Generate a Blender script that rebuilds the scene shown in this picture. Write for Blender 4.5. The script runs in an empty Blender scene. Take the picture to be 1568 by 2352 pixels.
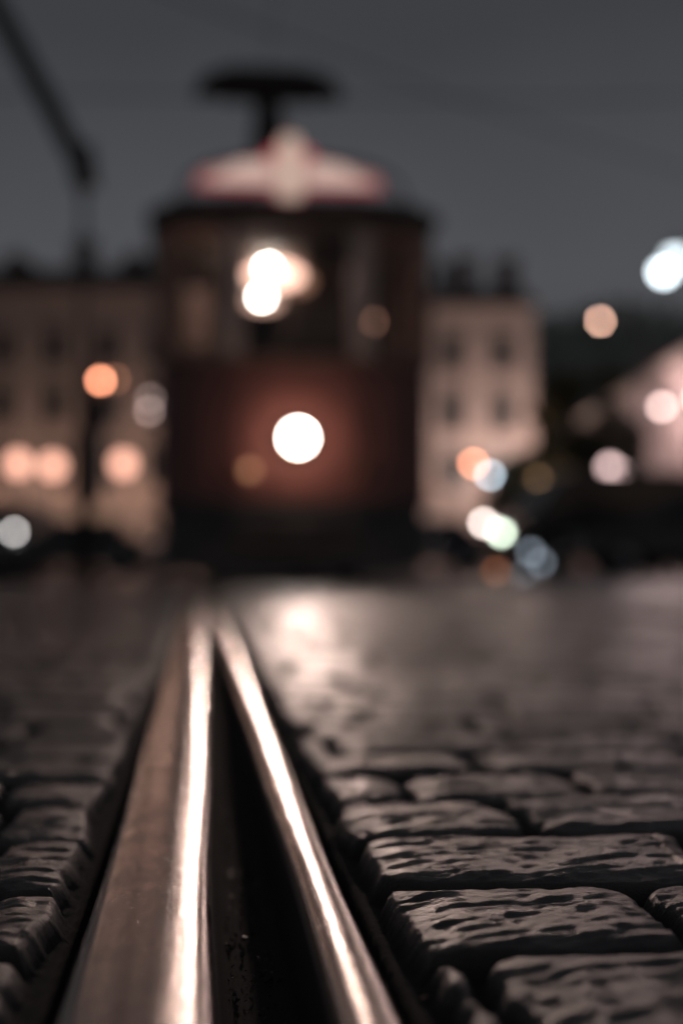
import bpy, math, random
import numpy as np
from mathutils import Vector, Matrix
random.seed(7); rng=np.random.RandomState(3)
sc=bpy.context.scene
sc.view_settings.view_transform='Standard'
try: sc.view_settings.look='None'
except: pass
sc.view_settings.exposure=0

# ---------------------------------------------------------------- materials
def M(name,col,rough=.6,metal=0,noise=0,nscale=8,bump=0,bscale=30,spec=.5,stretch=None,col2=None,coat=0):
    m=bpy.data.materials.new(name); m.use_nodes=True; nt=m.node_tree; b=nt.nodes['Principled BSDF']
    b.inputs['Base Color'].default_value=(*col,1); b.inputs['Roughness'].default_value=rough
    b.inputs['Metallic'].default_value=metal; b.inputs['Specular IOR Level'].default_value=spec
    if coat: b.inputs['Coat Weight'].default_value=coat
    tc=nt.nodes.new('ShaderNodeTexCoord'); mp=nt.nodes.new('ShaderNodeMapping')
    nt.links.new(tc.outputs['Object'],mp.inputs[0])
    if stretch: mp.inputs['Scale'].default_value=stretch
    if noise or col2:
        n=nt.nodes.new('ShaderNodeTexNoise'); n.inputs['Scale'].default_value=nscale; n.inputs['Detail'].default_value=6
        nt.links.new(mp.outputs[0],n.inputs['Vector'])
        r=nt.nodes.new('ShaderNodeValToRGB'); r.color_ramp.elements[0].position=.3; r.color_ramp.elements[1].position=.7
        a=[c*(1-noise) for c in col]; c2=col2 or [min(1,c*(1+noise)) for c in col]
        r.color_ramp.elements[0].color=(*a,1); r.color_ramp.elements[1].color=(*c2,1)
        nt.links.new(n.outputs[0],r.inputs[0]); nt.links.new(r.outputs[0],b.inputs['Base Color'])
    if bump:
        n=nt.nodes.new('ShaderNodeTexNoise'); n.inputs['Scale'].default_value=bscale; n.inputs['Detail'].default_value=5
        nt.links.new(mp.outputs[0],n.inputs['Vector'])
        bp=nt.nodes.new('ShaderNodeBump'); bp.inputs['Strength'].default_value=1; bp.inputs['Distance'].default_value=bump
        nt.links.new(n.outputs[0],bp.inputs['Height']); nt.links.new(bp.outputs[0],b.inputs['Normal'])
    return m
def E(name,col,s):
    m=bpy.data.materials.new(name); m.use_nodes=True; nt=m.node_tree; b=nt.nodes['Principled BSDF']
    b.inputs['Base Color'].default_value=(.3,.3,.3,1)
    b.inputs['Emission Color'].default_value=(*col,1); b.inputs['Emission Strength'].default_value=s
    return m

# ---------------------------------------------------------------- mesh helpers
def root(name,loc=(0,0,0),rz=0):
    o=bpy.data.objects.new(name,None); sc.collection.objects.link(o); o.location=loc; o.rotation_euler=(0,0,rz)
    o.empty_display_size=.3; return o
def mk(name,v,f,mat,parent=None,smooth=False,bevel=0):
    me=bpy.data.meshes.new(name); me.from_pydata([tuple(p) for p in v],[],f); me.update()
    o=bpy.data.objects.new(name,me); sc.collection.objects.link(o)
    if mat: me.materials.append(mat)
    if smooth: me.polygons.foreach_set('use_smooth',[True]*len(me.polygons))
    if parent: o.parent=parent
    if bevel:
        b=o.modifiers.new('b','BEVEL'); b.width=bevel; b.segments=2; b.limit_method='ANGLE'
    return o
def boxg(c,s):
    x,y,z=c; a,b,d=[q/2 for q in s]
    v=[(x+i*a,y+j*b,z+k*d) for i in(-1,1) for j in(-1,1) for k in(-1,1)]
    f=[(0,1,3,2),(4,6,7,5),(0,4,5,1),(2,3,7,6),(0,2,6,4),(1,5,7,3)]
    return v,f
def box(name,c,s,mat,parent=None,bevel=0):
    v,f=boxg(c,s); return mk(name,v,f,mat,parent,bevel=bevel)
def boxes(name,lst,mat,parent=None,bevel=0):
    V=[];F=[]
    for c,s in lst:
        v,f=boxg(c,s); n=len(V); V+=v; F+=[tuple(i+n for i in q) for q in f]
    return mk(name,V,F,mat,parent,bevel=bevel)
def tubeg(pts,rads,n=12):
    V=[];F=[]
    pts=[Vector(p) for p in pts]
    for i,p in enumerate(pts):
        d=(pts[min(i+1,len(pts)-1)]-pts[max(i-1,0)]).normalized()
        u=d.orthogonal().normalized() if i==0 else (u-d*u.dot(d)).normalized()
        w=d.cross(u)
        for k in range(n):
            a=2*math.pi*k/n; V.append(p+(u*math.cos(a)+w*math.sin(a))*rads[i])
    for i in range(len(pts)-1):
        for k in range(n):
            F.append((i*n+k,i*n+(k+1)%n,(i+1)*n+(k+1)%n,(i+1)*n+k))
    F.append(tuple(range(n))[::-1]); F.append(tuple((len(pts)-1)*n+k for k in range(n)))
    return V,F
def tube(name,pts,rads,mat,parent=None,n=12):
    if not hasattr(rads,'__len__'): rads=[rads]*len(pts)
    V,F=tubeg(pts,rads,n); return mk(name,V,F,mat,parent,smooth=(n>8))
def ball(name,c,r,mat,parent=None,sz=1,n=14):
    V=[];F=[]
    for i in range(n+1):
        t=math.pi*i/n
        for k in range(2*n):
            a=math.pi*k/n; V.append((c[0]+r*math.sin(t)*math.cos(a),c[1]+r*math.sin(t)*math.sin(a),c[2]+r*sz*math.cos(t)))
    for i in range(n):
        for k in range(2*n):
            F.append((i*2*n+k,(i+1)*2*n+k,(i+1)*2*n+(k+1)%(2*n),i*2*n+(k+1)%(2*n)))
    return mk(name,V,F,mat,parent,smooth=True)
def prism(name,plan,z0,z1,mat,parent=None,bevel=0,top=None):
    top=top or plan; n=len(plan)
    V=[(x,y,z0) for x,y in plan]+[(x,y,z1) for x,y in top]
    F=[(i,(i+1)%n,(i+1)%n+n,i+n) for i in range(n)]+[tuple(range(n))[::-1],tuple(range(n,2*n))]
    return mk(name,V,F,mat,parent,bevel=bevel)
def plight(name,loc,P,col,parent=None,r=.15):
    l=bpy.data.lights.new(name,'POINT'); l.energy=P; l.color=col; l.shadow_soft_size=r
    o=bpy.data.objects.new(name,l); sc.collection.objects.link(o); o.location=loc
    if parent: o.parent=parent
    return o

# ---------------------------------------------------------------- numpy noise
def hsh(a,b,seed=0):
    s=np.sin(a*127.1+b*311.7+seed*74.7)*43758.5453
    return s-np.floor(s)
def vnoise(x,y,seed=0):
    xi=np.floor(x).astype(np.int64); yi=np.floor(y).astype(np.int64); fx=x-xi; fy=y-yi
    fx=fx*fx*(3-2*fx); fy=fy*fy*(3-2*fy)
    def h(a,b): return hsh(a,b,seed)
    return (h(xi,yi)*(1-fx)+h(xi+1,yi)*fx)*(1-fy)+(h(xi,yi+1)*(1-fx)+h(xi+1,yi+1)*fx)*fy
def fbm(x,y,o=4,seed=0):
    t=0;a=.5
    for i in range(o):
        t=t+a*(vnoise(x,y,seed+i)-.5); x=x*2.03+11.3; y=y*2.03+5.7; a*=.5
    return t
def sstep(a,b,x):
    t=np.clip((x-a)/(b-a),0,1); return t*t*(3-2*t)

# ---------------------------------------------------------------- track frame
TS=0.0985; X0=0.027
ca=math.cos(math.atan(TS)); sa=math.sin(math.atan(TS))
YAW=math.atan(TS)
def st(x,y): return (y*ca-(x-X0)*sa),((x-X0)*ca+y*sa)
def world(s,t): return X0+t*ca-s*sa, t*sa+s*ca

# ---------------------------------------------------------------- cobblestones
def grow(a,b,d0,g):
    out=[a];d=d0
    while out[-1]<b: d*=g; out.append(out[-1]+d)
    return out
xr=grow(.75,13,.003,1.03); xl=[-q for q in grow(.45,13,.003,1.03)][::-1]
xs=np.array(xl+list(np.arange(-.447,.748,.0023))+xr)
ys=np.array([-2+.12*i for i in range(19)]+list(np.arange(.3,1.25,.0021))+grow(1.25,34,.0024,1.0075))
XX,YY=np.meshgrid(xs,ys)
S,T=st(XX,YY)
wS=S+.016*fbm(XX*7,YY*7,2,3)*2; wT=T+.016*fbm(XX*7+9,YY*7,2,5)*2
ROW=.120
wS=wS+.03*T
ru=wS/ROW+.25; r=np.floor(ru)
fr=ru-r
jr0=.12*(hsh(r,r*0+2,1)-.5); jr1=.12*(hsh(r+1,r*0+2,1)-.5)
d_s=np.minimum(fr-jr0,1+jr1-fr)*ROW
wid=.13+.06*hsh(r,r*0+7,4)
cu=wT/wid+hsh(r,r*0,9)*3
c=np.floor(cu); fc=cu-c
jc0=.35*(hsh(r,c,11)-.5); jc1=.35*(hsh(r,c+1,11)-.5)
cc=np.where(fc<jc0,c-1,np.where(fc>1+jc1,c+1,c))
d_t=np.minimum(np.abs(fc-jc0),np.abs(1+jc1-fc))*wid
d=np.minimum(d_s,d_t)
rr=.026
ds=np.maximum(rr-d_s,0); dt=np.maximum(rr-d_t,0)
d=np.where((d_s<rr)&(d_t<rr), rr-np.sqrt(ds**2+dt**2), d)
tL=(-.0765,.043); tR=(1.351,1.471)
dr=np.minimum(np.where(T<.5, np.maximum(tL[0]-T,T-tL[1]),9), np.where(T>=.5,np.maximum(tR[0]-T,T-tR[1]),9))
edge=.014+.012*fbm(S*14,T*3,2,8)
d=np.minimum(d,dr-edge)
d=d+.008*fbm(XX*45,YY*45,4,21)
prof=sstep(.0,.008,d)*.80+sstep(0,.028,d)*.20
midf=1+.5*sstep(1.0,2.5,YY)
hh=midf*(.003*(hsh(r,cc,31)-.5)+(.022*(hsh(r,cc,33)-.5))*(fc-.5)*wid+(.038*(hsh(r,cc,35)-.45))*(fr-.5)*ROW)
a=.42; U=XX*math.cos(a)+YY*math.sin(a); W=-XX*math.sin(a)+YY*math.cos(a)
nearf=np.clip(1.6/np.maximum(YY,.5),.3,1)
rid=1-np.abs(2*vnoise(U*16+hsh(r,cc,2)*30,W*60,41)-1)
rid2=1-np.abs(2*vnoise(U*38+hsh(r,cc,2)*30,W*170+3*fbm(XX*30,YY*30,2,91),43)-1)
rough=.0020*midf*fbm(XX*24+hsh(r,cc,3)*9,YY*24,4,51)+nearf*(.0009*(rid-.5)+.0010*(rid2-.5)+.0024*fbm(U*45,W*150,4,61))
Z=-.0150+.0135*prof+prof*(hh+rough)+.0014*fbm(XX*160,YY*160,2,71)*nearf
Z=Z+.010*fbm(XX*1.1+3,YY*1.6,3,101)*sstep(.05,.6,dr)*sstep(.8,3,YY)
Z=Z+.003*sstep(.0,.25,dr)
Z=Z-.05*(1-sstep(-.004,.009,dr))
far=1/(1+np.exp((YY-22)/3)); Z=Z*(.5+.5*far)
ny,nx=XX.shape
co=np.stack([XX,YY,Z],-1).reshape(-1,3).astype(np.float32)
idx=np.arange(ny*nx).reshape(ny,nx)
q=np.stack([idx[:-1,:-1],idx[:-1,1:],idx[1:,1:],idx[1:,:-1]],-1).reshape(-1)
me=bpy.data.meshes.new('cobblestone_paving'); me.vertices.add(ny*nx); me.vertices.foreach_set('co',co.ravel())
nq=len(q)//4; me.loops.add(len(q)); me.loops.foreach_set('vertex_index',q.astype(np.int32))
me.polygons.add(nq); me.polygons.foreach_set('loop_start',np.arange(0,len(q),4,dtype=np.int32)); me.polygons.foreach_set('use_smooth',np.ones(nq,bool))
me.update(calc_edges=True)
at=me.attributes.new('stone','FLOAT','POINT'); at.data.foreach_set('value',np.clip(prof,0,1).ravel().astype(np.float32))
at=me.attributes.new('tone','FLOAT','POINT'); at.data.foreach_set('value',hsh(r,cc,77).ravel().astype(np.float32))
cob=bpy.data.objects.new('cobblestone_paving',me); sc.collection.objects.link(cob)
m=bpy.data.materials.new('setts'); m.use_nodes=True; nt=m.node_tree; b=nt.nodes['Principled BSDF']; L=nt.links.new
tc=nt.nodes.new('ShaderNodeTexCoord')
a1=nt.nodes.new('ShaderNodeAttribute'); a1.attribute_name='stone'
a2=nt.nodes.new('ShaderNodeAttribute'); a2.attribute_name='tone'
n1=nt.nodes.new('ShaderNodeTexNoise'); n1.inputs['Scale'].default_value=45; n1.inputs['Detail'].default_value=8; L(tc.outputs['Object'],n1.inputs['Vector'])
r1=nt.nodes.new('ShaderNodeValToRGB'); r1.color_ramp.elements[0].position=.3; r1.color_ramp.elements[1].position=.72
r1.color_ramp.elements[0].color=(.072,.070,.071,1); r1.color_ramp.elements[1].color=(.155,.145,.143,1); L(n1.outputs[0],r1.inputs[0])
mt=nt.nodes.new('ShaderNodeMath'); mt.operation='MULTIPLY_ADD'; mt.inputs[1].default_value=.6; mt.inputs[2].default_value=.6; L(a2.outputs['Fac'],mt.inputs[0])
mm=nt.nodes.new('ShaderNodeMix'); mm.data_type='RGBA'; mm.blend_type='MULTIPLY'; mm.inputs[0].default_value=1; L(r1.outputs[0],mm.inputs[6]); L(mt.outputs[0],mm.inputs[7])
m2=nt.nodes.new('ShaderNodeMix'); m2.data_type='RGBA'; L(a1.outputs['Fac'],m2.inputs[0]); m2.inputs[6].default_value=(.022,.021,.021,1); L(mm.outputs[2],m2.inputs[7]); L(m2.outputs[2],b.inputs['Base Color'])
rr_=nt.nodes.new('ShaderNodeMapRange'); L(a1.outputs['Fac'],rr_.inputs[0]); rr_.inputs[3].default_value=.9; rr_.inputs[4].default_value=.33; L(rr_.outputs[0],b.inputs['Roughness'])
b.inputs['Specular IOR Level'].default_value=.6
mp=nt.nodes.new('ShaderNodeMapping'); mp.inputs['Scale'].default_value=(1,3,1); mp.inputs['Rotation'].default_value=(0,0,-.42); L(tc.outputs['Object'],mp.inputs[0])
n2=nt.nodes.new('ShaderNodeTexNoise'); n2.inputs['Scale'].default_value=150; n2.inputs['Detail'].default_value=8; n2.inputs['Roughness'].default_value=.7; L(mp.outputs[0],n2.inputs['Vector'])
bp=nt.nodes.new('ShaderNodeBump'); bp.inputs['Distance'].default_value=.0021; bp.inputs['Strength'].default_value=1; L(n2.outputs[0],bp.inputs['Height']); L(bp.outputs[0],b.inputs['Normal'])
me.materials.append(m)

# ---------------------------------------------------------------- ground sheet
gm=M('asphalt',(.05,.05,.052),.75,noise=.3,nscale=3,bump=.004,bscale=60)
mk('ground',[(-400,-60,-.09),(400,-60,-.09),(400,33.5,-.09),(-400,33.5,-.09),(-400,33.5,-.005),(400,33.5,-.005),(400,600,-.005),(-400,600,-.005)],[(0,1,2,3),(3,2,5,4),(4,5,6,7)],gm)
def road_side(name,x0,x1):
    mk(name,[(x0,-60,-.012),(x1,-60,-.012),(x1,33.5,-.012),(x0,33.5,-.012)],[(0,1,2,3)],gm)
road_side('road',-200,-12.5); road_side('road',12.5,200)

# ---------------------------------------------------------------- rails
def railmat(name,c0,c1,r0,r1,met=1):
    rm=bpy.data.materials.new(name); rm.use_nodes=True; nt=rm.node_tree; b=nt.nodes['Principled BSDF']; L=nt.links.new
    tc=nt.nodes.new('ShaderNodeTexCoord')
    mp=nt.nodes.new('ShaderNodeMapping'); mp.inputs['Scale'].default_value=(1,.02,1); L(tc.outputs['Object'],mp.inputs[0])
    n1=nt.nodes.new('ShaderNodeTexNoise'); n1.inputs['Scale'].default_value=170; n1.inputs['Detail'].default_value=5; L(mp.outputs[0],n1.inputs['Vector'])
    n2=nt.nodes.new('ShaderNodeTexNoise'); n2.inputs['Scale'].default_value=700; n2.inputs['Detail'].default_value=5; L(tc.outputs['Object'],n2.inputs['Vector'])
    n3=nt.nodes.new('ShaderNodeTexNoise'); n3.inputs['Scale'].default_value=30; n3.inputs['Detail'].default_value=8; L(tc.outputs['Object'],n3.inputs['Vector'])
    mp4=nt.nodes.new('ShaderNodeMapping'); mp4.inputs['Scale'].default_value=(1,.5,1); L(tc.outputs['Object'],mp4.inputs[0])
    n4=nt.nodes.new('ShaderNodeTexNoise'); n4.inputs['Scale'].default_value=300; n4.inputs['Detail'].default_value=3; L(mp4.outputs[0],n4.inputs['Vector'])
    pit=nt.nodes.new('ShaderNodeMapRange'); L(n4.outputs[0],pit.inputs[0]); pit.inputs[1].default_value=.65; pit.inputs[2].default_value=.70; pit.inputs[3].default_value=1; pit.inputs[4].default_value=.0
    sepz=nt.nodes.new('ShaderNodeSeparateXYZ'); L(tc.outputs['Object'],sepz.inputs[0])
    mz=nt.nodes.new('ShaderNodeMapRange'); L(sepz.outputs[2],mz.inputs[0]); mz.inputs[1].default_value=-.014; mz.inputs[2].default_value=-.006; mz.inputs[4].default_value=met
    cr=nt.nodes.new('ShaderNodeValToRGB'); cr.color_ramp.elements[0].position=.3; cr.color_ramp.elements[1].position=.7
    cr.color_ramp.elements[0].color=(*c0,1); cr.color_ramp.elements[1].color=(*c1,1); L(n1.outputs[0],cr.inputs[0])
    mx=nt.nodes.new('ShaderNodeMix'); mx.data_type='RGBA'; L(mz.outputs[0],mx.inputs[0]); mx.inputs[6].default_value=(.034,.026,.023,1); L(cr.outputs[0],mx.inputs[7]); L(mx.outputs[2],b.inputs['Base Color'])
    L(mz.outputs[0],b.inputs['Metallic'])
    ro=nt.nodes.new('ShaderNodeMapRange'); L(n3.outputs[0],ro.inputs[0]); ro.inputs[1].default_value=.3; ro.inputs[2].default_value=.7; ro.inputs[3].default_value=r0; ro.inputs[4].default_value=r1
    mr=nt.nodes.new('ShaderNodeMix'); mr.data_type='FLOAT'; L(mz.outputs[0],mr.inputs[0]); mr.inputs[2].default_value=.9; L(ro.outputs[0],mr.inputs[3]); L(mr.outputs[0],b.inputs['Roughness'])
    b1=nt.nodes.new('ShaderNodeBump'); b1.inputs['Distance'].default_value=.00022; L(n1.outputs[0],b1.inputs['Height'])
    b2=nt.nodes.new('ShaderNodeBump'); b2.inputs['Distance'].default_value=.00018; L(n2.outputs[0],b2.inputs['Height']); L(b1.outputs[0],b2.inputs['Normal'])
    b3=nt.nodes.new('ShaderNodeBump'); b3.inputs['Distance'].default_value=.0007; L(pit.outputs[0],b3.inputs['Height']); L(b2.outputs[0],b3.inputs['Normal']); L(b3.outputs[0],b.inputs['Normal'])
    return rm
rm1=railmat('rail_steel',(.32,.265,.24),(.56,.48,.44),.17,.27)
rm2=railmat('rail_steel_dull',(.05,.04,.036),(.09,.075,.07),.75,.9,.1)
def rail(name,mirror,toff,mat,dz=0):
    P=[(-.0765,-.06),(-.0765,-.010),(-.0755,-.0065),(-.073,-.0042),(-.068,-.0028),(-.060,-.0014),(-.050,-.0004),(-.043,0),(-.0385,-.0003),(-.0345,-.0008),(-.0305,-.0014),(-.0265,-.0023),(-.0238,-.0040),(-.0215,-.0072),(-.0203,-.012),(-.0195,-.020),(-.0175,-.038),(-.012,-.044),(.010,-.044),(.0155,-.038),(.0185,-.020),(.0200,-.010),(.0208,-.0060),(.0225,-.0034),(.0255,-.0023),(.029,-.0018),(.033,-.0018),(.037,-.0024),(.0405,-.0042),(.0425,-.0075),(.043,-.012),(.043,-.06)]
    yv=[-3+.3*i for i in range(11)]+grow(.33,60,.008,1.03)
    V=[];F=[];n=len(P)
    for y in yv:
        for (t,z) in P:
            tt=t
            w=.0006*math.sin(y*2.1+1)+.0004*math.sin(y*5.3)
            if z>-.013: tt+=.0005*math.sin(y*9+t*90)
            V.append(((-tt if mirror else tt)+toff,y,z+w*.5))
    for i in range(len(yv)-1):
        for k in range(n-1):
            q=(i*n+k,i*n+k+1,(i+1)*n+k+1,(i+1)*n+k)
            F.append(q if mirror else q[::-1])
    o=mk(name,V,F,mat,None,smooth=True); o.location=(X0,0,dz); o.rotation_euler=(0,0,YAW)
    return o
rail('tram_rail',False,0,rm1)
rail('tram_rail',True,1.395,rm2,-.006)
gv=[];gf=[]
for i in range(1100):
    s=.25+abs(random.gauss(0,1))*1.2; t=random.uniform(-.016,.014)
    x,y=world(s,t); z=-.0425; k=random.uniform(.0006,.002)
    if i%14==0: x,y=world(s,random.choice([-1,1])*random.uniform(.052,.09)); z=-.014
    n=len(gv)
    for _ in range(4): gv.append((x+random.uniform(-k,k),y+random.uniform(-k,k),z+random.uniform(-k,k)))
    gf+=[(n,n+1,n+2),(n,n+2,n+3),(n,n+3,n+1),(n+1,n+3,n+2)]
mk('groove_grit',gv,gf,M('grit',(.10,.09,.08),.35))

# ---------------------------------------------------------------- materials shared
dark=M('dark_iron',(.06,.06,.065),.5,noise=.2)
plaster=M('plaster',(.34,.29,.265),.85,noise=.2,nscale=.6,bump=.01,bscale=4)
plaster2=M('plaster_pale',(.42,.35,.32),.85,noise=.2,nscale=.7,bump=.01,bscale=4)
plaster3=M('plaster_rose',(.42,.34,.33),.85,noise=.2,nscale=.5,bump=.01,bscale=4)
stone=M('trim_stone',(.38,.33,.30),.8,noise=.12)
rooft=M('roof_tiles',(.11,.08,.075),.75,noise=.3,nscale=2,bump=.02,bscale=12)
wglass=M('window_glass',(.03,.035,.04),.12)
WARM=(1,.62,.47); ORG=(1,.42,.24); WHT=(.86,.93,1); PNK=(1,.72,.66)

# ---------------------------------------------------------------- buildings
def facade(W,H,rows,xs_,ww):
    ops=[]
    for (z0,z1) in rows:
        for x in xs_: ops.append((x-ww/2,x+ww/2,z0,z1))
    gx=sorted(set([0,W]+[x-ww/2 for x in xs_]+[x+ww/2 for x in xs_])); gz=sorted(set([0,H]+[z for r in rows for z in r]))
    V=[];F=[]
    def quad(a,b_,c_,d_):
        n=len(V); V.extend([a,b_,c_,d_]); F.append((n,n+1,n+2,n+3))
    R=.28
    for i in range(len(gx)-1):
        for j in range(len(gz)-1):
            x0,x1,z0,z1=gx[i],gx[i+1],gz[j],gz[j+1]
            if any(abs(x0-o[0])<1e-6 and abs(x1-o[1])<1e-6 and abs(z0-o[2])<1e-6 and abs(z1-o[3])<1e-6 for o in ops):
                quad((x0,0,z0),(x0,R,z0),(x0,R,z1),(x0,0,z1)); quad((x1,R,z0),(x1,0,z0),(x1,0,z1),(x1,R,z1))
                quad((x0,0,z1),(x0,R,z1),(x1,R,z1),(x1,0,z1)); quad((x0,0,z0),(x1,0,z0),(x1,R,z0),(x0,R,z0))
            else: quad((x0,0,z0),(x1,0,z0),(x1,0,z1),(x0,0,z1))
    return V,F,ops
def building(name,loc,rz,W,H,depth,rows,xs_,ww,wallm,dormers=(),chim=(),roofh=3):
    R=root(name,loc,rz)
    V,F,ops=facade(W,H,rows,xs_,ww)
    n=len(V); V+= [(0,0,0),(0,depth,0),(0,depth,H),(0,0,H),(W,0,0),(W,depth,0),(W,depth,H),(W,0,H)]
    F+=[(n,n+3,n+2,n+1),(n+4,n+5,n+6,n+7),(n+1,n+2,n+6,n+5)]
    mk('walls',V,F,wallm,R)
    mk('window_panes',sum([[(o[0],.25,o[2]),(o[1],.25,o[2]),(o[1],.25,o[3]),(o[0],.25,o[3])] for o in ops],[]),[tuple(range(4*i,4*i+4)) for i in range(len(ops))],wglass,R)
    fr=[];si=[]
    for o in ops:
        cx=(o[0]+o[1])/2; cz=(o[2]+o[3])/2
        fr+=[((cx,.22,cz),(.07,.05,o[3]-o[2])),((cx,.219,cz+.25*(o[3]-o[2])),(o[1]-o[0],.05,.07))]
        si+=[((cx,-.05,o[2]-.06),(o[1]-o[0]+.3,.14,.11)),((cx,-.06,o[3]+.14),(o[1]-o[0]+.35,.16,.2)),((o[0]-.09,-.025,cz),(.14,.08,o[3]-o[2])),((o[1]+.09,-.025,cz),(.14,.08,o[3]-o[2]))]
    boxes('window_frames',fr,stone,R); boxes('window_surrounds',si,stone,R)
    boxes('cornices',[((W/2,-.18,H-.2),(W+.4,.5,.36)),((W/2,-.07,rows[1][0]-.75),(W+.1,.2,.22))],stone,R)
    e=.5
    mk('roof',[(-e*.4,-e,H),(W+e*.4,-e,H),(W+e*.4,depth+e,H),(-e*.4,depth+e,H),(-.1,depth*.5,H+roofh),(W+.1,depth*.5,H+roofh)],[(0,1,5,4),(2,3,4,5),(0,4,3),(1,2,5),(0,3,2,1)],rooft,R)
    for x in dormers:
        box('dormer',(x,1.6,H+1.0),(1.4,2.4,1.5),rooft,R); mk('dormer_roof',[(x-.9,.2,H+1.75),(x+.9,.2,H+1.75),(x+.9,3,H+1.75),(x-.9,3,H+1.75),(x,.2,H+2.4),(x,3,H+2.4)],[(0,1,4),(2,3,5),(0,4,5,3),(1,2,5,4)],rooft,R)
        box('dormer_window',(x,.395,H+1.05),(.8,.04,1),wglass,R)
    for x,hh_ in chim:
        box('chimney',(x,depth*.4,H+hh_/2),(1.3,.9,hh_),rooft,R); box('chimney_cap',(x,depth*.4,H+hh_+.08),(1.5,1.1,.16),rooft,R)
    return R
rowsL=[(.3,3.0),(5.0,7.2),(8.4,10.6),(11.7,13.8)]
building('apartment_building',(-30,80,0),0,23.5,15.9,12,rowsL,[2+2.95*i for i in range(8)],1.5,plaster,dormers=(4,11.5,18.2),chim=((7,3.6),(14.6,3.8),(20.5,3.6)),roofh=2.6)
building('corner_building',(-1,80.5,0),0,11.9,15.1,11,rowsL[:1]+[(4.6,6.8),(8.0,10.3),(11.4,13.6)],[1.6+2.85*i for i in range(4)],1.4,plaster2,chim=((8.4,3.6),(10.9,3.5)),roofh=2.2)
building('terraced_building',(14,92,0),-math.pi/2,47,8.8,10,[(.4,2.6),(4.6,6.9)],[2+3.1*i for i in range(15)],1.3,plaster3,chim=((12,3),(30,3)),roofh=3)

# ---------------------------------------------------------------- street lamps
def globe_lamp(name,x,y,z,r,col,s,P=0,pc=WARM):
    R=root(name,(x,y,0))
    tube('post',[(0,0,0),(0,0,.8),(0,0,z-r-.05)],[.11,.06,.045],dark,R); tube('base',[(0,0,0),(0,0,.35)],[.18,.12],dark,R)
    tube('collar',[(0,0,z-r-.1),(0,0,z-r+.04)],[.06,.11],dark,R)
    ball('globe',(0,0,z),r,E('globe_glow',col,s),R); tube('finial',[(0,0,z+r-.02),(0,0,z+r+.12)],[.05,.015],dark,R)
    if P: plight('lamp_light',(0,-r-.2,z),P,pc,R)
    return R
for x,z in((-11.39,3.85),(-10.16,3.78),(-7.68,3.85)):
    globe_lamp('street_lamp',x,50,z,.36,(1,.50,.36),2.6)
def arm_lamp(name,px_,x,y,z,r,col,s,P=0,pc=WARM,heads=None):
    R=root(name,(px_,y,0)); dx=x-px_
    tube('post',[(0,0,0),(0,0,1),(0,0,z-.3),(dx*.2,0,z+.15),(dx*.8,0,z+.28),(dx,0,z+.2)],[.12,.08,.06,.05,.045,.04],dark,R)
    for i,(hx,hz) in enumerate(heads or [(0,0)]):
        tube('lamp_hood',[(dx+hx,0,z+hz+r+.16),(dx+hx,0,z+hz+r*.5)],[.06,r*1.1],dark,R)
        if heads and i: tube('bracket',[(dx,0,z+.2),(dx+hx,0,z+hz+r+.14)],.03,dark,R)
        ball('lamp_bulb',(dx+hx,0,z+hz),r,E('lamp_glow',col,s if not i else s*.45),R)
    if P: plight('lamp_light',(dx,-.2,z-r-.25),P,pc,R)
    return R
arm_lamp('street_lamp',11.2,9.12,40,8.58,.24,(.80,.92,.98),10,0,WHT,heads=[(0,0),(.32,.42)])
arm_lamp('street_lamp',10.6,9.14,50,8.93,.10,(1,.58,.43),24,0,WARM)
arm_lamp('street_lamp',5.0,4.64,50,3.88,.10,(1,.34,.18),30,0,WARM)
arm_lamp('street_lamp',5.6,5.22,50,3.47,.10,(.55,.70,.80),24,0,WARM)

def wall_lantern(x,y,z,r,col,s,P=0,pc=WARM,out=(0,-1),off=.3):
    R=root('wall_lantern',(x,y,z))
    tube('bracket',[(-out[0]*.7,-out[1]*.7,.3),(0,0,r+.22)],.03,dark,R); tube('cap',[(0,0,r+.22),(0,0,r*.7)],[.03,r*.9],dark,R)
    ball('glass',(0,0,0),r,E('lantern_glow',col,s),R)
    if P: plight('wall_wash_light',(out[0]*(r+off),out[1]*(r+off),0),P,pc,R,.5)  # point light set out from the lantern, added to wash the wall
wall_lantern(-12.7,79.3,10.8,.18,ORG,3.5)
wall_lantern(-10.7,79.3,9.7,.18,PNK,2.5); wall_lantern(-10.75,79.3,9.0,.18,PNK,4)
wall_lantern(-14.1,79.3,2.5,.2,(.75,.85,.45),11)
for x in(-19,-15.5,-11.5,-8.2): wall_lantern(x,78.2,4.4,.15,ORG,1,225,WARM,off=1.6)  # lanterns added to carry the wash light for the left facade
for x,z,P in((5.2,4.5,150),(7.6,5.2,320),(9.9,7.0,850)): wall_lantern(x,78.3,z,.14,ORG,1,P,(1,.73,.64),off=1.8)  # lanterns added to carry the corner facade's wash light, strongest at right
for y,z,P in((52,6.4,520),(58,6.8,600),(66,5.2,300),(76,4.6,160)): wall_lantern(13.1,y,z,.16,PNK,12,P,(1,.72,.69),(-1,0),off=.8)
for x,y,z,s in((8.12,43,3.22,5),(8.5,43.2,3.0,6),(8.82,43.4,2.8,4)):
    globe_lamp('street_lamp',x,y,z,.19,(1,.70,.68),s)
wall_lantern(11.2,79.6,5.2,.3,(1,.55,.2),2.2)

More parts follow.
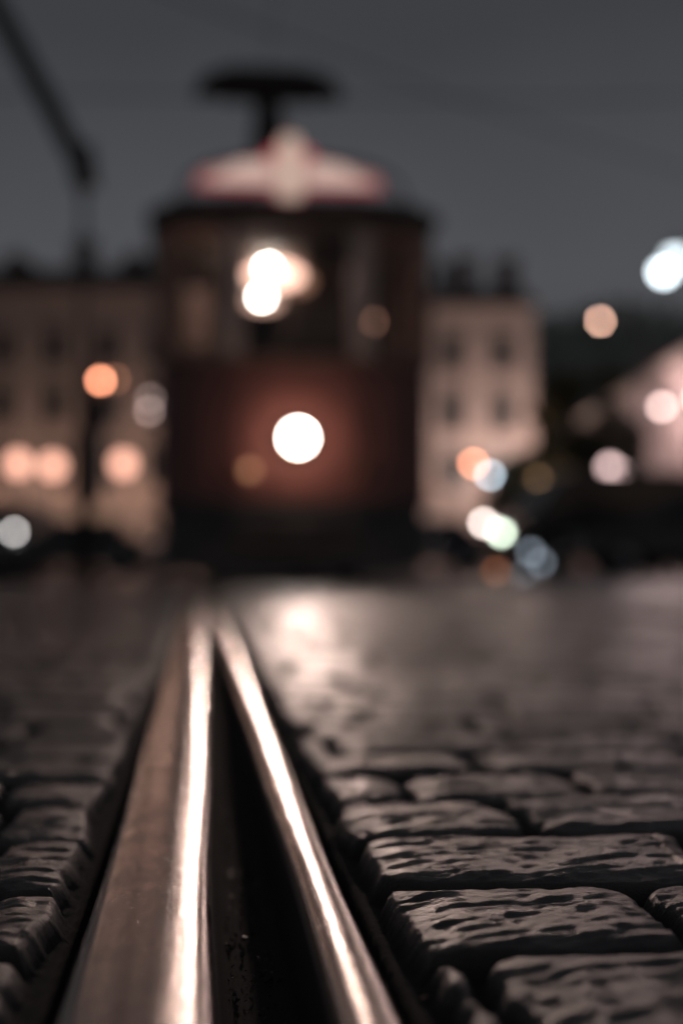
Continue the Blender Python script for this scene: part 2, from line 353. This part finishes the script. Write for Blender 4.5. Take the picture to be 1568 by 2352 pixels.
# ---------------------------------------------------------------- traffic light
R=root('traffic_light',(-4.42,25,0))
tube('pole',[(0,0,0),(0,0,3.75)],.07,dark,R); tube('base',[(0,0,0),(0,0,.4)],.14,dark,R)
box('signal_head',(.22,-.12,3.12),(.36,.28,1.02),dark,R,.03)
for i,z in enumerate((3.44,3.12,2.80)):
    if i: tube('visor',[(.22,-.26,z),(.22,-.42,z)],.125,dark,R,16)
    ball('lens',(.22,-.28,z),.06 if i==0 else .1,E('amber_on',(1,.36,.20),24) if i==0 else M('lens_off',(.05,.03,.02),.2),R)
box('control_box',(-.02,-.05,1.95),(.5,.34,1.2),dark,R,.03); box('pedestrian_signal',(.02,-.12,2.58),(.4,.26,.5),dark,R,.02)

# ---------------------------------------------------------------- overhead mast upper left
R=root('catenary_mast',(-2.56,14,0))
tube('mast',[(0,0,0),(0,0,2.5),(0,0,4.05)],[.05,.03,.03],dark,R)
tube('clamp',[(0.02,0,3.95),(-.04,0,4.35)],[.13,.13],dark,R)
tube('arm',[(0,0,4.1),(-.35,0,4.78),(-.85,0,5.7),(-1.6,0,7.0)],[.10,.11,.11,.11],dark,R)
w=[]
for i in range(30):
    s=-2+i*3.; x,y=world(s,.66); w.append((x,y,5.58+.04*math.cos(i*2.1)))
tube('contact_wire',w,.007,dark,None,6)
for i,(p_,q_) in enumerate((((-9,10,7.2),(12,34,8.5)),((-6,22,7.6),(14,26,9.2)))):
    tube('span_wire',[p_,[(p_[k]+q_[k])/2-(.25 if k==2 else 0) for k in range(3)],q_],.014,dark,None,6)

# ---------------------------------------------------------------- cars
tyre=M('tyre',(.03,.03,.03),.8); hub=M('hubcap',(.4,.4,.42),.3,metal=.8)
def car(name,x,y,rz,paint,van=False,head=None,headz=(.7,.7),tail=None,hr=.07):
    R=root(name,(x,y,0),rz); Wd=.87
    if van: prof=[(-2.3,.35),(-2.35,1.0),(-2.3,1.98),(-2.1,2.08),(.9,2.08),(1.2,1.95),(1.75,1.25),(2.3,1.02),(2.38,.7),(2.35,.35)]
    else: prof=[(-2.1,.32),(-2.18,.6),(-2.12,.88),(-1.85,.95),(-.5,.97),(.9,.96),(1.7,.86),(2.05,.72),(2.15,.5),(2.1,.3)]
    n=len(prof); V=[(a,-Wd,b_) for a,b_ in prof]+[(a,Wd,b_) for a,b_ in prof]
    F=[tuple(range(n)),tuple(range(2*n-1,n-1,-1))]+[(i,i+n,(i+1)%n+n,(i+1)%n) for i in range(n)]
    mk('body',V,F,paint,R,bevel=.06)
    if not van:
        c0=[(-1.75,.95),(-1.2,1.38),(-.3,1.45),(.35,1.40),(1.05,.95)]
        V=[]
        for s in(-1,1): V+=[(a,s*(Wd-.04-(b_-.95)*.32),b_) for a,b_ in c0]
        mk('cabin_glass',V,[(0,1,2,3,4),(9,8,7,6,5)]+[(i,i+5,(i+1)%5+5,(i+1)%5) for i in range(5)],wglass,R,bevel=.03)
        mk('roof_panel',[(-1.15,-.7,1.405),(-.3,-.68,1.47),(.3,-.7,1.425),(-1.15,.7,1.405),(-.3,.68,1.47),(.3,.7,1.425)],[(0,1,4,3),(1,2,5,4)],paint,R)
        for s in(-1,1): tube('door_pillar',[(-.35,s*(Wd-.03),.95),(-.35,s*(Wd-.18),1.44)],.035,paint,R,6)
    else:
        boxes('side_windows',[((.75,s*(Wd+.001),1.55),(.8,.01,.5)) for s in(-1,1)],wglass,R); mk('windscreen',[(1.22,-.75,1.93),(1.22,.75,1.93),(1.77,.8,1.28),(1.77,-.8,1.28)],[(0,1,2,3)],wglass,R)
    for a in(-1.35,1.35):
        for s in(-1,1):
            tube('wheel',[(a,s*(Wd-.14),.32),(a,s*(Wd+.03),.32)],.32,tyre,R,20); tube('hubcap',[(a,s*(Wd+.02),.32),(a,s*(Wd+.05),.32)],.19,hub,R,14)
    for i,s in enumerate((-1,1)):
        hm=E('headlight_glow',head[min(i,len(head)-2)] if i==0 else head[-2],head[-1]) if head else hub
        ball('headlight',((2.38 if van else 2.15),s*.6,headz[i]),hr,hm,R,n=8)
        tm=E('tail_glow',(1,.25,.1),tail) if tail else M('tail_lens',(.25,.02,.02),.3)
        box('tail_light',((-2.33 if van else -2.14),s*.68,.8),(.06,.22,.14),tm,R)
    box('bumper',(2.18 if not van else 2.38,0,.42),(.12,1.5,.18),dark,R,.03); box('rear_bumper',(-2.2 if not van else -2.38,0,.42),(.12,1.5,.18),dark,R,.03)
    return R
cp1=M('car_paint_black',(.03,.032,.035),.25,coat=1); cp2=M('car_paint_grey',(.14,.145,.15),.3,coat=1); cp3=M('car_paint_blue',(.05,.06,.09),.3,coat=1)
HP=-math.pi/2
car('parked_car',6.15,25,math.pi,cp1)
car('parked_car',10.9,25.5,math.pi,cp2)
car('delivery_van',5.32,28.6,math.pi+.18,cp1,van=True,head=((1,.86,.80),(.78,.92,.74),22),headz=(1.08,.86),hr=.065)
car('parked_car',1.9,37,math.pi,cp3,head=((.6,.75,.65),3),headz=(.45,.45))  # glowing headlights put in for greenish glints on the parked car
car('parked_car',-8.2,62.1,HP,cp2,head=((1,.68,.6),18),headz=(.92,.92),hr=.09)
car('parked_car',-10.7,62.1,HP,cp3,head=((.7,.8,.65),9),headz=(1.0,1.0),hr=.09)
car('delivery_van',-9.8,42.4,HP,cp1,van=True,head=((1,.95,.92),16),headz=(1.2,1.2))
car('parked_car',-7.2,38,math.pi,cp1)
car('parked_car',-4.8,48,math.pi,cp3)
def glint_post(x,y,z,col,s,h=.75,r=.07):  # made-up post with a glowing ball, for glints and reflections of car lights
    R=root('glint_post',(x,y,0)); tube('post',[(0,0,-.05),(0,0,h-.08),(0,0,h)],[.06,.05,.03],dark,R)
    ball('glint_ball',(0,-.06,z),r,E('glint_glow',col,s),R,n=8)
glint_post(3.18,24,.44,(.5,.58,.68),3.4,r=.06); glint_post(3.36,24,.26,(.5,.58,.68),3.4,.7,.055); glint_post(1.62,15,.13,(1,.35,.15),1.6,.22,.04); glint_post(1.92,15,.10,(.5,.58,.68),1.6,.2,.035)

plat=M('platform_asphalt',(.07,.065,.065),.9,noise=.3,bump=.003,bscale=60)
R=root('tram_stop_platform',(0,0,0))
mk('slab',[(-12.4,8.5,.24),(-3.2,10.5,.24),(-4.2,20,.24),(-12.4,20,.24),(-12.4,8.5,-.09),(-3.2,10.5,-.09),(-4.2,20,-.09),(-12.4,20,-.09)],[(0,1,2,3),(0,4,5,1),(1,5,6,2),(2,6,7,3),(3,7,4,0)],plat,R)
mk('kerb_edge',[(-12.4,8.4,.26),(-3.1,10.42,.26),(-3.1,10.62,.26),(-12.4,8.6,.26),(-12.4,8.4,-.09),(-3.1,10.42,-.09),(-3.1,10.62,-.09),(-12.4,8.6,-.09)],[(0,1,2,3),(0,4,5,1),(1,5,6,2),(2,6,7,3),(3,7,4,0)],M('kerb_granite',(.16,.15,.15),.8,noise=.3),R,.01)

# ---------------------------------------------------------------- trees
bark=M('bark',(.07,.055,.045),.9,noise=.3,bump=.02,bscale=20)
leafA=M('foliage_dark',(.045,.055,.03),.7,noise=.5,nscale=1.2); leafB=M('foliage_warm',(.11,.10,.05),.7,noise=.4,nscale=1.2)
def tree(x,y,h,cr,leaf,n=5000,ls=.16,name='tree'):
    R=root(name,(x,y,0)); th=h*.4
    V,F=tubeg([(0,0,0),(.05,0,th*.5),(0,.05,th),(.05,0,h*.75)],[h*.035,h*.026,h*.02,h*.006],8)
    cl=[]
    for i in range(16):
        a=random.uniform(0,6.28); rr2=cr*random.uniform(.3,.85); z=random.uniform(th*.9,h-cr*.35)
        p=(math.cos(a)*rr2,math.sin(a)*rr2,z); cl.append((p,cr*random.uniform(.25,.45)))
        v,f=tubeg([(0,0,z*.7),(p[0]*.5,p[1]*.5,z*.88),p],[h*.012,h*.008,h*.003],6); k=len(V); V=list(V)+list(v); F+=[tuple(q+k for q in g) for g in f]
    mk('trunk_and_limbs',V,F,bark,R)
    lv=[];lf=[]
    for i in range(n):
        c_,r_=random.choice(cl); d_=Vector([random.gauss(0,1) for _ in range(3)]).normalized()*r_*random.random()**.4
        p=Vector(c_)+d_; u=Vector([random.gauss(0,1) for _ in range(3)]).normalized(); v_=u.orthogonal().normalized()
        s=ls*random.uniform(.6,1.4); k=len(lv); lv+=[p-u*s,p+v_*s*.5,p+u*s,p-v_*s*.5]; lf.append((k,k+1,k+2,k+3))
    mk('leaves',lv,lf,leaf,R)
tree(9.6,50,6.4,1.9,leafA); tree(11.6,72,9.3,2.4,leafB,6000,.22); tree(8.9,72,7.2,1.6,leafA,4000,.22)
tree(13.2,100,13,3.8,leafB,5000,.35); tree(17.5,105,15,4.5,leafB,5000,.35)
hv=[];hf=[];nxh,nyh=90,14
for j in range(nyh):
    for i in range(nxh):
        x=8+i*3.; y=135+j*9.; e=min(1,max(0,(x-8)/22)); h_=(36*math.sin(min(1,j/9)*math.pi/2))*(.6+.4*e)*(1 if j<10 else 1-(j-9)*.15)
        n_=float(fbm(np.array([x*.06]),np.array([y*.06]),3,5)[0]); hv.append((x,y,-.5+h_*(1+.35*n_)))
for j in range(nyh-1):
    for i in range(nxh-1): k=j*nxh+i; hf.append((k,k+1,k+nxh+1,k+nxh))
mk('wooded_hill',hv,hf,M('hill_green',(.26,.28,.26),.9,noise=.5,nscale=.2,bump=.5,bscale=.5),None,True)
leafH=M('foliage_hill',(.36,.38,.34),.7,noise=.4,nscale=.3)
lv=[];lf=[]
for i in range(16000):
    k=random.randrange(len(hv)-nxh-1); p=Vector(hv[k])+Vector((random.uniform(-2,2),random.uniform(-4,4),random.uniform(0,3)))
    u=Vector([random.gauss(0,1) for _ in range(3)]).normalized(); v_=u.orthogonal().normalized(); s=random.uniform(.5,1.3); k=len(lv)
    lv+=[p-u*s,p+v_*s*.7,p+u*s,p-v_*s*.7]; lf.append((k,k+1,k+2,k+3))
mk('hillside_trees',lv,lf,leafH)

# ---------------------------------------------------------------- TRAM
T_=root('tram',(-.42,13.3,0),YAW)
red=M('red_paint',(.225,.095,.085),.45,noise=.12,nscale=3,coat=.2); redd=M('dark_skirt',(.10,.095,.095),.6,noise=.3)
cream=M('varnished_pillar',(.80,.62,.54),.5,noise=.1); creamd=M('varnished_wood',(.28,.18,.14),.5,noise=.3,nscale=6)
roofm=M('roof_canvas',(.09,.09,.095),.8,noise=.2); inter=M('interior_wood',(.06,.05,.045),.8,noise=.3,nscale=5)
chrome=M('chrome',(.6,.58,.56),.2,metal=1)
def plan(o=0,L_=11.5):
    return [(-1.30-o,L_+o),(-1.30-o,.34-o*.4),(-1.22-o*.8,.17-o*.7),(-.95-o*.5,.06-o),(-.55,0-o),(.55,0-o),(.95+o*.5,.06-o),(1.22+o*.8,.17-o*.7),(1.30+o,.34-o*.4),(1.30+o,L_+o)]
prism('undercarriage_skirt',plan(-.05),.13,.76,redd,T_)
prism('red_body',plan(0),.76,2.08,red,T_,bevel=.02)
prism('belt_moulding',plan(.025),2.083,2.15,creamd,T_)
prism('lower_moulding',plan(.02),.74,.80,redd,T_)
prism('letterboard',plan(0),3.34,3.50,creamd,T_)
prism('roof_eave',plan(.11),3.503,3.57,roofm,T_)
prism('roof_dome',plan(.09),3.572,3.70,roofm,T_,top=plan(-.12),bevel=.03)
prism('roof_top',plan(-.12),3.702,3.78,roofm,T_,top=plan(-.45))
pl=plan(0)
def bar(name,p,q,z0,z1,w,mat,th=.07):
    p=Vector((*p,0)); q=Vector((*q,0)); dd=(q-p).normalized(); nn=Vector((dd.y,-dd.x,0))*th/2
    V=[p-nn,q-nn,q+nn,p+nn]; V=[(v.x,v.y,z0) for v in V]+[(v.x,v.y,z1) for v in V]
    return mk(name,V,[(0,1,5,4),(1,2,6,5),(2,3,7,6),(3,0,4,7),(0,3,2,1),(4,5,6,7)],mat,T_)
def mixpt(a,b_,t): return (a[0]+(b_[0]-a[0])*t,a[1]+(b_[1]-a[1])*t)
gl=bpy.data.materials.new('tram_glass'); gl.use_nodes=True; nt=gl.node_tree; nt.nodes.clear()
o_=nt.nodes.new('ShaderNodeOutputMaterial'); mxs=nt.nodes.new('ShaderNodeMixShader'); fz=nt.nodes.new('ShaderNodeFresnel'); fz.inputs[0].default_value=1.5
tr=nt.nodes.new('ShaderNodeBsdfTransparent'); tr.inputs[0].default_value=(.85,.83,.8,1); gs=nt.nodes.new('ShaderNodeBsdfGlossy'); gs.inputs['Roughness'].default_value=.05
nt.links.new(fz.outputs[0],mxs.inputs[0]); nt.links.new(tr.outputs[0],mxs.inputs[1]); nt.links.new(gs.outputs[0],mxs.inputs[2]); nt.links.new(mxs.outputs[0],o_.inputs[0])
z0,z1=2.153,3.338
bar('front_pillar',mixpt(pl[3],pl[4],.68),mixpt(pl[4],pl[5],.055),z0,z1,.1,cream)
bar('front_pillar',mixpt(pl[4],pl[5],.97),mixpt(pl[5],pl[6],.42),z0,z1,.1,cream)
bar('corner_pillar',pl[1],mixpt(pl[1],pl[2],.9),z0,z1,.1,creamd); bar('corner_pillar',mixpt(pl[7],pl[8],.1),pl[8],z0,z1,.1,creamd)
for i in range(1,8):
    a_,b_=pl[i],pl[i+1]; mk('front_glass',[(*a_,z0),(*b_,z0),(*b_,z1),(*a_,z1)],[(0,1,2,3)],gl,T_)
for s in(-1,1):
    for k in range(9):
        y=.55+k*1.34; box('side_pillar',(s*1.26,y,(z0+z1)/2),(.07,.16,z1-z0),creamd,T_)
    mk('side_glass',[(s*1.27,.34,z0),(s*1.27,11.5,z0),(s*1.27,11.5,z1),(s*1.27,.34,z1)],[(0,1,2,3)],gl,T_)
box('rear_wall',(0,11.45,2.74),(2.5,.06,1.18),inter,T_)
box('ceiling',(0,5.9,3.325),(2.42,10.8,.02),M('ceiling_dark',(.10,.08,.065),.7),T_)
box('window_header',(0,.06,3.29),(1.3,.04,.08),creamd,T_)
box('cab_bulkhead',(-.92,2.0,2.74),(.6,.05,1.16),inter,T_); box('cab_bulkhead',(.62,2.0,2.74),(1.28,.05,1.16),inter,T_)
box('cab_desk',(.25,.45,2.26),(1.1,.5,.2),inter,T_,.02); tube('controller_handle',[(.2,.4,2.35),(.2,.4,2.5),(.38,.36,2.53)],.02,chrome,T_,8)
box('driver_seat',(.25,1.1,2.5),(.5,.14,.72),inter,T_,.05)
box('destination_blind_box',(.38,.25,3.17),(.6,.2,.22),inter,T_,.02)
for k in range(6):
    for s in(-.7,.7): box('passenger_seat',(s,2.9+k*1.4,2.3),(.75,.12,.6),inter,T_,.04)
box('pane_reflection_panel',(-.94,1.2,2.70),(.22,.03,.60),M('beige_panel',(.7,.55,.5),.7),T_)  # beige board put in for the pale reflection in the left pane
for i,(y,s,r_) in enumerate(((1.2,60,.055),(2.75,50,.06))):
    ball('ceiling_lamp_bowl',(-.14,y+.25,3.215) if not i else (-.19,y+.25,3.225),.29 if not i else .2,E('bowl_glow',(1,.60,.48),4.0 if not i else 1.6),T_,sz=.38)
    ball('ceiling_lamp_bulb',(-.22,y-.1,3.215),r_,E('bulb_glow',(1,.92,.85),s),T_,n=8)
ball('ceiling_lamp_bowl',(.13,1.7,3.20),.15,E('bowl_glow',(1,.52,.34),.5),T_,sz=.6)
plight('cab_fill',(-.45,.75,3.1),3,(1,.66,.55),T_,.08)  # unseen fill light added to lift the dark cab interior
ball('cab_indicator_lamp',(.80,.75,2.62),.045,E('indicator_glow',(1,.5,.35),3.2),T_,n=8)
# headlight
HX=0.0
tube('headlight_housing',[(HX,-.02,1.36),(HX,-.10,1.36),(HX,-.13,1.36)],[.17,.15,.13],chrome,T_,32)
tube('headlight_halo_ring',[(HX,-.131,1.36),(HX,-.23,1.36)],[.10,.108],E('halo_ring_glow',(1,.66,.50),36),T_,32)  # glowing ring added to spread the headlight's halo over the tram front
def disc(name,c,r_,mat,parent,n=32):
    mk(name,[(c[0]+r_*math.cos(2*math.pi*i/n),c[1],c[2]+r_*math.sin(2*math.pi*i/n)) for i in range(n)],[tuple(range(n))],mat,parent)
disc('headlight_lens',(HX,-.233,1.36),.102,E('headlight_glow',(1,.93,.86),40),T_)
l=bpy.data.lights.new('headlight_beam','SPOT'); l.energy=680; l.color=(1,.73,.63); l.spot_size=math.radians(30); l.spot_blend=1; l.shadow_soft_size=.10
o=bpy.data.objects.new('headlight_beam',l); sc.collection.objects.link(o); o.parent=T_; o.location=(HX,-.34,1.36); o.rotation_euler=(math.radians(87),0,math.pi+.1)
ball('marker_lamp',(-.44,-.03,1.07),.05,E('marker_glow',(1,.45,.22),1.1),T_,n=8)
ball('marker_lamp',(.62,-.0,1.07),.055,M('marker_off',(.2,.1,.05),.3),T_,n=8)
box('bumper_beam',(0,-.12,.55),(1.3,.2,.16),redd,T_,.04); tube('coupler',[(0,0,.42),(0,-.35,.42)],.06,redd,T_)
box('lifeguard_tray',(0,.1,.2),(1.9,.06,.18),redd,T_)
for y in(1.7,3.3,7.8,9.4):
    for s in(-.7,.7): tube('wheel',[(s-.05,y,.34),(s+.05,y,.34)],.34,dark,T_,24)
for s in(-1,1):
    tube('mirror_arm',[(s*1.22,.3,3.2),(s*1.40,.15,3.1)],.015,dark,T_,6); box('mirror',(s*1.42,.15,2.95),(.12,.04,.3),dark,T_,.01)
for s in(-1,1): tube('wiper',[(s*.2,-.03,2.18),(s*.05,-.03,2.6)],.01,dark,T_,6)
# winged illuminated sign
WX=-.07
half=[(0,4.28),(.06,4.25),(.11,4.14),(.17,4.06),(.40,4.00),(.64,3.93),(.84,3.88),(.88,3.76),(.60,3.755),(.16,3.75),(.11,3.64),(0,3.60)]
def wing(name,ins,y0,th,mat):
    pts=[]
    for x,z in half:
        x2=x-ins*1.8 if x>.7 else x; z2=z-ins if z>3.8 else z+ins*.8
        pts.append((x2,z2))
    full=pts+[(-x,z) for x,z in pts[1:-1][::-1]]; n=len(full)
    V=[(x+WX,y0,z) for x,z in full]+[(x+WX,y0+th,z) for x,z in full]
    mk(name,V,[tuple(range(n)),tuple(range(2*n-1,n-1,-1))]+[(i,i+n,(i+1)%n+n,(i+1)%n) for i in range(n)],mat,T_)
wing('wing_sign_border',0,.02,.08,E('sign_red',(1,.07,.12),.30))
wing('wing_sign_panel',.022,-.02,.035,E('sign_panel_glow',(1,.58,.49),.32))
for s in(-1,1):
    for k in range(4): z=3.80+k*.05; box('feather_rib',(WX+s*(.45-k*.035),-.03,z),(.56-k*.08,.015,.022),E('rib_glow',(1,.74,.64),.75),T_)
    box('shoulder_lamp',(WX+s*.17,-.035,4.05),(.07,.03,.1),E('sign_red2',(1,.08,.14),.5),T_)
box('sign_centre',(WX,-.045,3.93),(.19,.04,.56),E('centre_glow',(1,.72,.58),.6),T_,.03)
for s in(-.6,.6): tube('sign_stay',[(s+WX,.1,3.8),(s+WX,.35,3.6)],.015,dark,T_,6)
hp=[(1.08*math.cos(t),.45,3.68+.50*math.sin(t)**.6) for t in [math.pi*i/24 for i in range(25)]]
tube('roof_hoop_rail',hp,.022,dark,T_,8)
# pantograph
pz=5.50; py=2.2; PX=-.17
for yy in(py-.1,py+.2):
    tube('pan_head_strip',[(PX-.80,yy,pz-.13),(PX-.66,yy,pz-.03),(PX-.4,yy,pz+.05),(PX+.4,yy,pz+.05),(PX+.66,yy,pz-.03),(PX+.80,yy,pz-.13)],[.03,.09,.10,.10,.09,.03],dark,T_)
box('pan_head_carrier',(PX,py+.05,pz-.07),(1.15,.34,.18),dark,T_,.02)
for s in(-1,1):
    tube('upper_arm',[(PX+s*.10,py+.05,pz-.1),(PX+s*.16,py+.7,4.65)],.04,dark,T_,8); tube('lower_arm',[(PX+s*.16,py+.7,4.65),(PX+s*.38,py-.2,3.82)],.045,dark,T_,8)
tube('cross_brace',[(PX-.16,py+.7,4.65),(PX+.16,py+.7,4.65)],.03,dark,T_,8); prism('pan_spring_box',[(PX-.22,py),(PX+.30,py),(PX+.30,py+.2),(PX-.22,py+.2)],4.4,5.3,dark,T_,.02,top=[(PX-.08,py),(PX+.14,py),(PX+.14,py+.2),(PX-.08,py+.2)])
box('pantograph_base',(0,py,3.86),(1.1,1.2,.1),dark,T_,.02)

# ---------------------------------------------------------------- sky and moonlight
w=bpy.data.worlds.new('World'); sc.world=w; w.use_nodes=True; nt=w.node_tree; nt.nodes.clear(); L=nt.links.new
out=nt.nodes.new('ShaderNodeOutputWorld'); add=nt.nodes.new('ShaderNodeAddShader'); bg1=nt.nodes.new('ShaderNodeBackground'); bg2=nt.nodes.new('ShaderNodeBackground')
sky=nt.nodes.new('ShaderNodeTexSky'); sky.sky_type='NISHITA'; sky.sun_disc=False; sky.sun_elevation=math.radians(2); sky.sun_rotation=math.radians(140)
L(sky.outputs[0],bg1.inputs[0]); bg1.inputs[1].default_value=.003
tc=nt.nodes.new('ShaderNodeTexCoord'); sp=nt.nodes.new('ShaderNodeSeparateXYZ'); L(tc.outputs['Generated'],sp.inputs[0])
n=nt.nodes.new('ShaderNodeTexNoise'); n.inputs['Scale'].default_value=3; n.inputs['Detail'].default_value=3; L(tc.outputs['Generated'],n.inputs['Vector'])
mr=nt.nodes.new('ShaderNodeMath'); mr.operation='MULTIPLY_ADD'; L(n.outputs[0],mr.inputs[0]); mr.inputs[1].default_value=.16; L(sp.outputs[2],mr.inputs[2])
rp=nt.nodes.new('ShaderNodeValToRGB'); e=rp.color_ramp.elements; e[0].position=0; e[0].color=(.046,.048,.053,1); e[1].position=1; e[1].color=(.035,.036,.040,1)
for p,c_ in((.14,(.053,.055,.060)),(.29,(.076,.077,.086)),(.44,(.044,.046,.051))): q_=e.new(p); q_.color=(*c_,1)
L(mr.outputs[0],rp.inputs[0]); L(rp.outputs[0],bg2.inputs[0]); bg2.inputs[1].default_value=1
L(bg1.outputs[0],add.inputs[0]); L(bg2.outputs[0],add.inputs[1]); L(add.outputs[0],out.inputs[0])
s=bpy.data.lights.new('moonlight','SUN'); s.energy=.02; s.angle=math.radians(15); s.color=(.8,.88,1); so=bpy.data.objects.new('moonlight',s); sc.collection.objects.link(so); so.rotation_euler=(math.radians(60),0,math.radians(40))

# ---------------------------------------------------------------- camera
cam=bpy.data.cameras.new('camera'); co_=bpy.data.objects.new('camera',cam); sc.collection.objects.link(co_); sc.camera=co_
cam.lens=50; cam.sensor_width=36; cam.clip_start=.02; cam.clip_end=1500
co_.location=(0,0,.15); co_.rotation_euler=(math.radians(92.3),0,0)
cam.dof.use_dof=True; cam.dof.focus_distance=.66; cam.dof.aperture_fstop=3.2; cam.dof.aperture_blades=0
